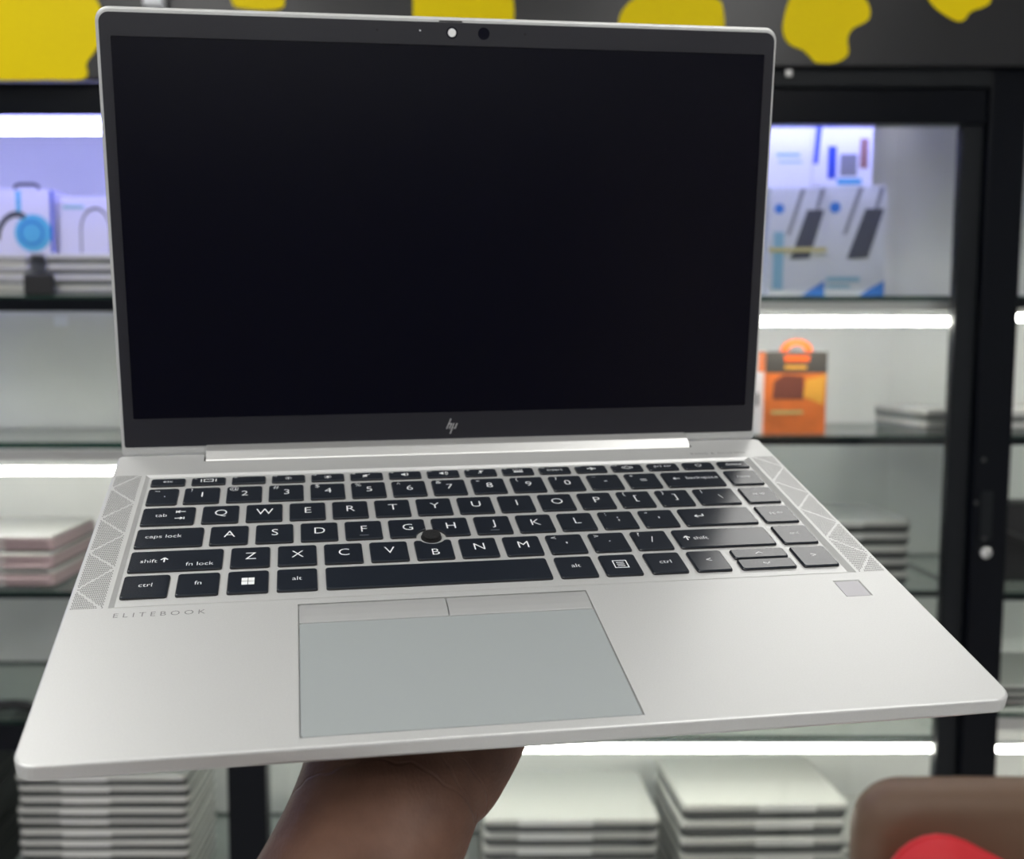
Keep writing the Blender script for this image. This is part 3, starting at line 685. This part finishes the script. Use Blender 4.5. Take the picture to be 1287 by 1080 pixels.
# hinge bar in the notch
sec = [(205.9, -6.0), (205.9, -0.2), (206.3, 0.25), (210.2, 2.9), (211.0, 3.15), (216.6, 3.3), (219.5, 1.0), (219.5, -6.0)]
vv, ff = loft([[(x, a, b) for a, b in sec] for x in (NX0+0.9, NX1-0.9)])
pyd('hinge_bar', mm(vv), ff, 'hinge_silver', lap)['label'] = 'bright silver hinge bar'
pyd('hinge_gap', *(lambda a: (mm(a[0]), a[1]))(loft([[(x, a, b) for a, b in ((205.3, -6.5), (205.3, -1.6), (214, -1.6), (214, -6.5))] for x in (NX0+0.05, NX1-0.05)])), m='gap', parent=lap)

# ---- keys
ST_C = (140.0, 125.6)
def key_outline(x0, x1, y0, y1, cut):
    o = rrect(x0, x1, y0, y1, 1.1, 3)
    if not cut: return o
    d = []
    for i in range(len(o)):
        a, b = Vector(o[i]), Vector(o[(i+1) % len(o)]); k = max(1, int((b-a).length/0.8))
        for s in range(k): d.append(a+(b-a)*s/k)
    out = []
    for q in d:
        w = q-Vector(ST_C)
        if w.length < 6.3:
            w = w.normalized()*6.3 if w.length > .1 else Vector((0, -6.3)); q = Vector(ST_C)+w
        out.append((q.x, q.y))
    return out
KEYMESH = {}
def key(x0, x1, y0, y1, legends=(), icon=None, cut=False):
    cx, cy = (x0+x1)/2, (y0+y1)/2
    kk = (round(x1-x0, 2), round(y1-y0, 2)) if not cut else (x0, y0)
    if kk not in KEYMESH:
        o = key_outline(x0-cx, x1-cx, y0-cy, y1-cy, False) if not cut else [(a-cx, b-cy) for a, b in key_outline(x0, x1, y0, y1, True)]
        w2, h2 = (x1-x0)/2, (y1-y0)/2
        def ins(i): return [(a*(1-i/w2), b*(1-i/h2)) for a, b in o]
        vv, ff = loft([[(a, b, z) for a, b in ins(i)] for i, z in ((0.0, -1.05), (0.05, -0.40), (0.25, -0.12), (0.55, 0.0))])
        me = bpy.data.meshes.new('key'); me.from_pydata(mm(vv), [], ff)
        me.materials.append(M['key']); me.materials.append(M['key_side'])
        nn = len(o)
        for pi, pl in enumerate(me.polygons):
            if pi < nn: pl.material_index = 1
        bm = bmesh.new(); bm.from_mesh(me); bmesh.ops.recalc_face_normals(bm, faces=bm.faces); bm.to_mesh(me); bm.free()
        KEYMESH[kk] = me
    k = link('key', KEYMESH[kk], None, lap); k.location = (cx*.001, cy*.001, 0)
    fl = Flat()
    for txt, dx, dy, size, *rest in legends:
        put_text(fl, txt, dx, dy, size, rest[0] if rest else 1.05)
    if icon: icon(fl)
    if fl.f: flat_obj('legend', fl, 'legend', k, lambda q: (q[0]*.001, q[1]*.001, 0.00003))
    return k
KW = 15.7; P = 18.66
RY = {'f': (180.9, 187.9), 'n': (162.8, 177.7), 'q': (144.3, 159.5), 'a': (125.7, 140.9), 'z': (107.1, 122.4), 's': (88.6, 104.2)}
def letter(x, row, ch, cut=False): return key(x-KW/2, x+KW/2, *RY[row], legends=[(ch, 0.2, 0.6, 7.4, 0.98)], cut=cut)
for i, c in enumerate('QWERTYUIOP'): letter(51.3+i*P, 'q', c)
for i, c in enumerate('ASDFGHJKL'):
    k = letter(55.95+i*P, 'a', c, cut=c in 'GH')
    if c in 'FJ':
        fl = Flat(); fl.rect(-1.9, 1.9, -5.0, -4.7); flat_obj('locating_bar', fl, 'mid_print', k, lambda q: (q[0]*.001, q[1]*.001, 0.00004))
for i, c in enumerate('ZXCVBNM'):
    if c == 'B': key(65.3+i*P-KW/2, 65.3+i*P+KW/2, *RY['z'], legends=[('B', 0.3, -2.2, 6.9, 0.98)], cut=True)
    else: letter(65.3+i*P, 'z', c)
def two(x, row, main, up, w=KW): return key(x-w/2, x+w/2, *RY[row], legends=[(main, 0.2, 0.4, 6.6), (up, -4.6, 4.9, 4.2)])
for i, (c, u) in enumerate(zip('1234567890-=', '!@#$%^&*()_+')): two(42.0+i*P, 'n', c, u)
two(51.3+10*P, 'q', '[', '{'); two(51.3+11*P, 'q', ']', '}')
two(55.95+9*P, 'a', ';', ':'); two(55.95+10*P, 'a', "'", '"')
two(65.3+7*P, 'z', ',', '<'); two(65.3+8*P, 'z', '.', '>'); two(65.3+9*P, 'z', '/', '?')
def larrow(fl, x, y, s, w=0.5, d=-1):
    fl.line((x-d*s, y), (x+d*s, y), w); fl.line((x+d*s, y), (x+d*s*.3, y+s*.55), w); fl.line((x+d*s, y), (x+d*s*.3, y-s*.55), w)
def uarrow(fl, x, y, s, w=0.6):
    fl.line((x, y-s), (x, y+s), w); fl.line((x, y+s), (x-s*.8, y+s*.1), w); fl.line((x, y+s), (x+s*.8, y+s*.1), w)
SM = 3.8
key(18.2, 31.6, *RY['n'], legends=[('`', 1.0, -.5, 5), ('~', -2.6, 4.8, 4)])
key(257.8, 286.5, *RY['n'], legends=[('backspace', 4.6, 0.6, SM)], icon=lambda fl: larrow(fl, -8.2, 0.6, 1.7))
def tabicon(fl):
    larrow(fl, 5.3, 3.2, 1.7); fl.line((3.2, 2.2), (3.2, 4.2), .45)
    larrow(fl, 4.6, -2.6, 1.7, d=1); fl.line((6.8, -3.6), (6.8, -1.6), .45)
key(18.2, 40.5, *RY['q'], legends=[('tab', -3.0, 0.4, SM)], icon=tabicon)
key(267.2, 286.5, *RY['q'], legends=[('\\', 1.6, -0.5, 5.4), ('|', -6.0, 4.8, 3.8)])
key(18.2, 45.4, *RY['a'], legends=[('caps lock', -2.4, 0.4, SM)])
def enter(fl): larrow(fl, -8.6, 0.4, 2.0); fl.line((-6.6, 0.2), (-6.6, 2.2), .5)
key(253.2, 286.5, *RY['a'], icon=enter)
key(18.2, 54.5, *RY['z'], legends=[('shift', -10.5, -.2, SM), ('fn lock', 9.4, -3.6, SM)], icon=lambda fl: uarrow(fl, -4.6, 0.2, 1.7))
key(244.0, 286.5, *RY['z'], legends=[('shift', -10.4, 0.0, SM)], icon=lambda fl: uarrow(fl, -16.4, 0.2, 1.7))
def winicon(fl):
    for sx in (0, 1):
        for sy in (0, 1): fl.rect(-2.4+sx*2.55, -0.1+sx*2.55, -2.4+sy*2.55, -0.1+sy*2.55)
def menuicon(fl):
    fl.frame(-3.0, 3.0, -2.7, 3.1, .45)
    for y in (-1.2, 0.1, 1.4): fl.line((-1.6, y), (1.6, y), .45)
for x0, x1, tx, ic in ((18.0, 35.3, 'ctrl', None), (38.2, 54.2, 'fn', None), (57.2, 72.9, '', winicon), (76.0, 91.7, 'alt', None), (94.9, 184.4, '', None),
                       (187.6, 203.2, 'alt', None), (206.3, 221.7, '', menuicon), (225.3, 240.8, 'ctrl', None), (244.2, 259.2, '<', None), (290.0, 305.6, '>', None)):
    key(x0, x1, *RY['s'], legends=[(tx, 0, 0.6, SM if tx not in '<>' else 4.6)] if tx else [], icon=ic)
def updn(d):
    return lambda fl: (fl.line((-1.5, -d*.6), (0, d*.6), .4), fl.line((1.5, -d*.6), (0, d*.6), .4))
key(263.3, 287.0, 97.0, 104.2, icon=updn(1)); key(263.3, 287.0, 88.6, 96.2, icon=updn(-1))
for row, tx in (('n', 'home'), ('q', 'pg up'), ('a', 'pg dn'), ('z', 'end')): key(289.8, 305.6, *RY[row], legends=[(tx, 0, 0.6, 2.7)])
# function row
def f_icon(kind):
    def ic(fl):
        if kind == 'display': fl.frame(-2.2, 2.2, -1.2, 1.6, .4); fl.line((-3.3, -1.2), (-3.3, 1.6), .5); fl.line((3.3, -1.2), (3.3, 1.6), .5)
        elif kind in ('dim', 'bright'):
            r = 0.55 if kind == 'dim' else 0.8
            fl.poly(circle(0, 0, r, 10))
            for a in range(8): fl.line(((r+.35)*math.cos(a*PI/4), (r+.35)*math.sin(a*PI/4)), ((r+1.0)*math.cos(a*PI/4), (r+1.0)*math.sin(a*PI/4)), .3)
        elif kind in ('mute', 'quiet', 'loud'):
            fl.poly([(-1.8, -.6), (-1.0, -.6), (0.1, -1.5), (0.1, 1.5), (-1.0, .6), (-1.8, .6)])
            if kind == 'mute': fl.line((-2, -1.6), (1.6, 1.6), .35)
            else: fl.ring(0.2, 0, 1.3, .35, -PI/3, PI/3, 6)
            if kind == 'loud': fl.ring(0.2, 0, 2.2, .35, -PI/3, PI/3, 6)
        elif kind == 'mic': fl.rect(-.5, .5, -.3, 1.5); fl.line((-1.4, -1.5), (1.5, 1.6), .35); fl.line((0, -1.5), (0, -.3), .35)
        elif kind == 'backlight': fl.rect(-2.2, 2.2, -1.5, -.4); [fl.line((x, .1), (x*1.4, 1.6), .35) for x in (-1.6, -.8, 0, .8, 1.6)]
        elif kind == 'plane': fl.line((-2.2, 0), (2.2, 0), .7); fl.line((-.4, -1.5), (.8, 0), .6); fl.line((-.4, 1.5), (.8, 0), .6)
        elif kind == 'diamond': fl.ring(0, 0, 2.0, .4, n=4, sy=.75); fl.ring(0, 0, 2.9, .35, n=12, sy=.5)
        elif kind == 'power': fl.ring(0, 0, 1.5, .35, PI*.7, PI*2.3, 12); fl.line((0, .3), (0, 1.8), .35)
    return ic
FK = [('esc', None), ('', 'display'), ('', None), ('', 'dim'), ('', 'bright'), ('', 'mute'), ('', 'quiet'), ('', 'loud'), ('', 'mic'), ('', 'backlight'), ('insert', None), ('', 'plane'), ('', 'diamond'), ('prt scr', None), ('', 'power'), ('delete', None)]
for i, (tx, ic) in enumerate(FK):
    lg = [(tx, 0, 0, 3.2)] if tx else []
    if 1 <= i <= 12: lg.append((f'f{i}', -6.0, 2.3, 1.9))
    key(18.2+i*18.14, 18.2+i*18.14+15.4, *RY['f'], legends=lg, icon=f_icon(ic) if ic else None)
# pointing stick
vv, ff = loft([[(a, b, z) for a, b in circle(*ST_C, r, 28)] for z, r in ((-1.05, 4.4), (-0.6, 4.4), (-0.1, 3.6), (0.3, 3.8), (0.7, 4.0), (1.0, 3.8), (1.1, 3.0), (0.95, 1.3))])
o = pyd('pointing_stick', mm(vv), ff, 'stick', lap, smooth=True); o['label'] = 'round black textured pointing stick'

# ---- lid: plane hinged at the back, local (u, v, w) with w towards the viewer
AN = 1.3287611; HY = 216.187
def lidp(u, v, w): return (u*.001, (HY+v*math.cos(AN)-w*math.sin(AN))*.001, (v*math.sin(AN)+w*math.cos(AN))*.001)
def lid_obj(name, vv, ff, m, parent, smooth=False): return pyd(name, [lidp(*q) for q in vv], ff, m, parent, smooth)
def lo(i, r): return rrect(0.9+i, 322.7-i, -1.6+i, 203.3-i, (2, 2, r, r), 8)
vv, ff = loft([[(a, b, w) for a, b in lo(i, r)] for i, w, r in ((3.0, -6.0, 4), (0.6, -5.2, 6), (0.0, -4.0, 6.2), (0.0, -1.2, 6.2), (0.5, -0.35, 5.9), (1.3, -0.1, 5.2))])
lidm = lid_obj('lid', vv, ff, 'silver', lap); lidm['label'] = 'silver display lid'
SX = 161.88; S0, S1, V0, V1 = SX-154.68, SX+154.68, 16.64, 190.64
bo = rrect(2.5, 321.2, 3.0, 200.7, (1.2, 1.2, 4.6, 4.6), 8)
nb = len(bo)
v = [(a, b, -0.1) for a, b in bo]+[(a, b, 0.22) for a, b in bo]
f = [(i, (i+1) % nb, nb+(i+1) % nb, nb+i) for i in range(nb)]
hole = rect(S0, S1, V0, V1)
b0 = len(v); v += [(a, b, 0.22) for a, b in hole]+[(a+(.12 if a < 100 else -.12), b+(.12 if b < 100 else -.12), -0.06) for a, b in hole]
f += [(b0+i, b0+(i+1) % 4, b0+4+(i+1) % 4, b0+4+i) for i in range(4)]
ii = list(range(nb, 2*nb))+list(range(b0, b0+4))
for t in tess_cap(bo, holes=[hole]): f.append(tuple(ii[i] for i in t))
lid_obj('bezel', v, f, 'bezel', lidm)['label'] = 'black screen bezel'
vv, ff = loft([[(a, b, w) for a, b in rrect(S0+.1, S1-.1, V0+.1, V1-.1, 0.3, 2)] for w in (-0.09, -0.05)])
lid_obj('screen', vv, ff, 'screen', lidm)['label'] = 'switched-off black screen'
def disc(name, u, v_, r, w0, w1, m, n=24): return lid_obj(name, *loft([[(a, b, w) for a, b in circle(u, v_, r, n)] for w in (w0, w1)]), m=m, parent=lidm)
disc('camera_ring', 161.6, 196.2, 2.7, 0.2, 0.26, 'lens'); disc('camera_shutter', 161.6, 196.2, 1.9, 0.25, 0.34, 'legend')
disc('camera_lens', 176.7, 196.2, 2.8, 0.2, 0.28, 'lens')
for u in (126.6, 196.5): disc('microphone_hole', u, 196.5, 0.55, 0.2, 0.24, 'gap', 10)
disc('indicator', 146.6, 196.8, 0.4, 0.2, 0.25, 'legend', 10)
lid_obj('shutter_slider', *loft([[(a, b, w) for a, b in rrect(155.5, 166.5, 200.95, 201.5, 0.2, 2)] for w in (-0.2, 0.1)]), m='gap', parent=lidm)
fl = Flat(); LC = (161.7, 9.6)
for a, b in (((-2.75, -1.3), (-.55, 3.9)), ((-1.35, -1.3), (-.1, 1.5)), ((-1.0, -3.9), (.95, 1.5)), ((1.45, -1.3), (2.55, 1.5))):
    fl.line(a, b, 0.62)
fl.line((-1.3, 1.25), (-.15, 1.25), .5); fl.line((.7, -1.05), (1.55, -1.05), .45)
lo_ = flat_obj('emblem', fl, 'logo_silver', lidm, lambda q: lidp(q[0]+LC[0], q[1]+LC[1], 0.25)); lo_['label'] = 'small silver slanted-stroke emblem'

# ------------------------------------------------------------------ forearm and hand under the laptop (a left hand, palm up, laptop-local millimetres)
parts = []
def limb(path, n=20):
    """path: (centre, half width, half thickness); cross-section: width along local x, rounded ends"""
    pts = [(Vector(c), a, b) for c, a, b in path]
    # smooth path
    q = []
    for i in range(len(pts)-1):
        p0, p1, p2, p3 = pts[max(i-1, 0)], pts[i], pts[i+1], pts[min(i+2, len(pts)-1)]
        for s in range(5):
            t = s/5
            def cr(a, b, c, d): return 0.5*((2*b)+(c-a)*t+(2*a-5*b+4*c-d)*t*t+(3*b-a-3*c+d)*t**3)
            q.append((cr(p0[0], p1[0], p2[0], p3[0]), cr(p0[1], p1[1], p2[1], p3[1]), cr(p0[2], p1[2], p2[2], p3[2])))
    q.append(pts[-1])
    loops = []
    for i, (c, a, b) in enumerate(q):
        d = (q[min(i+1, len(q)-1)][0]-q[max(i-1, 0)][0]).normalized()
        up = Vector((0, 0, 1)); sx = d.cross(up).normalized(); sz = sx.cross(d).normalized()
        loops.append((c, d, a, b, sx, sz))
    # rounded end caps
    def ring(c, a, b, sx, sz): return [tuple(c+sx*a*math.cos(2*PI*k/n)+sz*b*math.sin(2*PI*k/n)) for k in range(n)]
    out = []
    c, d, a, b, sx, sz = loops[0]
    for s in (0.25, 0.6, 0.87): out.append(ring(c-d*b*math.sqrt(1-s*s), a*s, b*s, sx, sz))
    for c, d, a, b, sx, sz in loops: out.append(ring(c, a, b, sx, sz))
    for s in (0.87, 0.6, 0.25): out.append(ring(c+d*b*math.sqrt(1-s*s), a*s, b*s, sx, sz))
    parts.append(loft(out))
# forearm to palm
limb([((-62, -420, -95), 58, 56), ((-44, -340, -125), 56, 53), ((-22, -268, -148), 53, 48), ((8, -190, -138), 49, 45), ((40, -120, -105), 46, 42), ((66, -66, -83), 42, 37), ((86, -28, -67), 36, 29), ((101, 0.0, -54.5), 32.5, 24), ((111, 18, -45), 32.5, 21), ((118, 34, -38.5), 34, 20),
      ((124, 52, -33), 38, 17.5), ((130, 78, -29.5), 42, 15), ((133, 103, -27.5), 42, 13)])
limb([((104, 40, -33), 15, 15), ((98, 60, -31), 16, 15), ((97, 80, -30), 13, 13)])         # thenar side
limb([((140, 24, -42), 13, 14), ((151, 42, -35), 15, 15), ((160, 62, -30), 15, 14), ((163, 80, -29), 13, 13)])    # hypothenar side
Zb = -13.6
def finger(p0, p1, p2, p3, r):
    limb([(p0, r*1.05, r*1.05), (p1, r, r), (p2, r*.92, r*.9), (p3, r*.8, r*.72)], 14)
finger((99, 100, -25), (93, 138, Zb-9.5), (90, 163, Zb-8.5), (88, 183, Zb-7.0), 9.2)
finger((121, 106, -25), (120, 148, Zb-9.5), (120, 176, Zb-8.5), (120, 198, Zb-7.0), 9.4)
finger((143, 104, -25), (147, 143, Zb-9.5), (149, 169, Zb-8.5), (150, 190, Zb-7.0), 9.0)
finger((163, 96, -25), (172, 126, Zb-8.5), (177, 146, Zb-7.8), (180, 163, Zb-6.2), 8.0)
finger((97, 66, -29), (76, 90, Zb-10.5), (63, 107, Zb-9.5), (55, 122, Zb-7.5), 10.0)
V = []; Fc = []
for vv, ff in parts:
    b = len(V); V += vv; Fc += [tuple(b+i for i in q) for q in ff]
me = bpy.data.meshes.new('person'); me.from_pydata(mm(V), [], Fc)
bm = bmesh.new(); bm.from_mesh(me); bmesh.ops.recalc_face_normals(bm, faces=bm.faces); bm.to_mesh(me); bm.free()
arm = link('person', me, 'skin'); arm.matrix_world = POSE
rm = arm.modifiers.new('remesh', 'REMESH'); rm.mode = 'VOXEL'; rm.voxel_size = 0.0018; rm.use_smooth_shade = True
sm = arm.modifiers.new('smooth', 'SMOOTH'); sm.factor = 0.5; sm.iterations = 10
tag(arm, 'bare brown forearm and upturned hand carrying the open laptop from below', 'person')
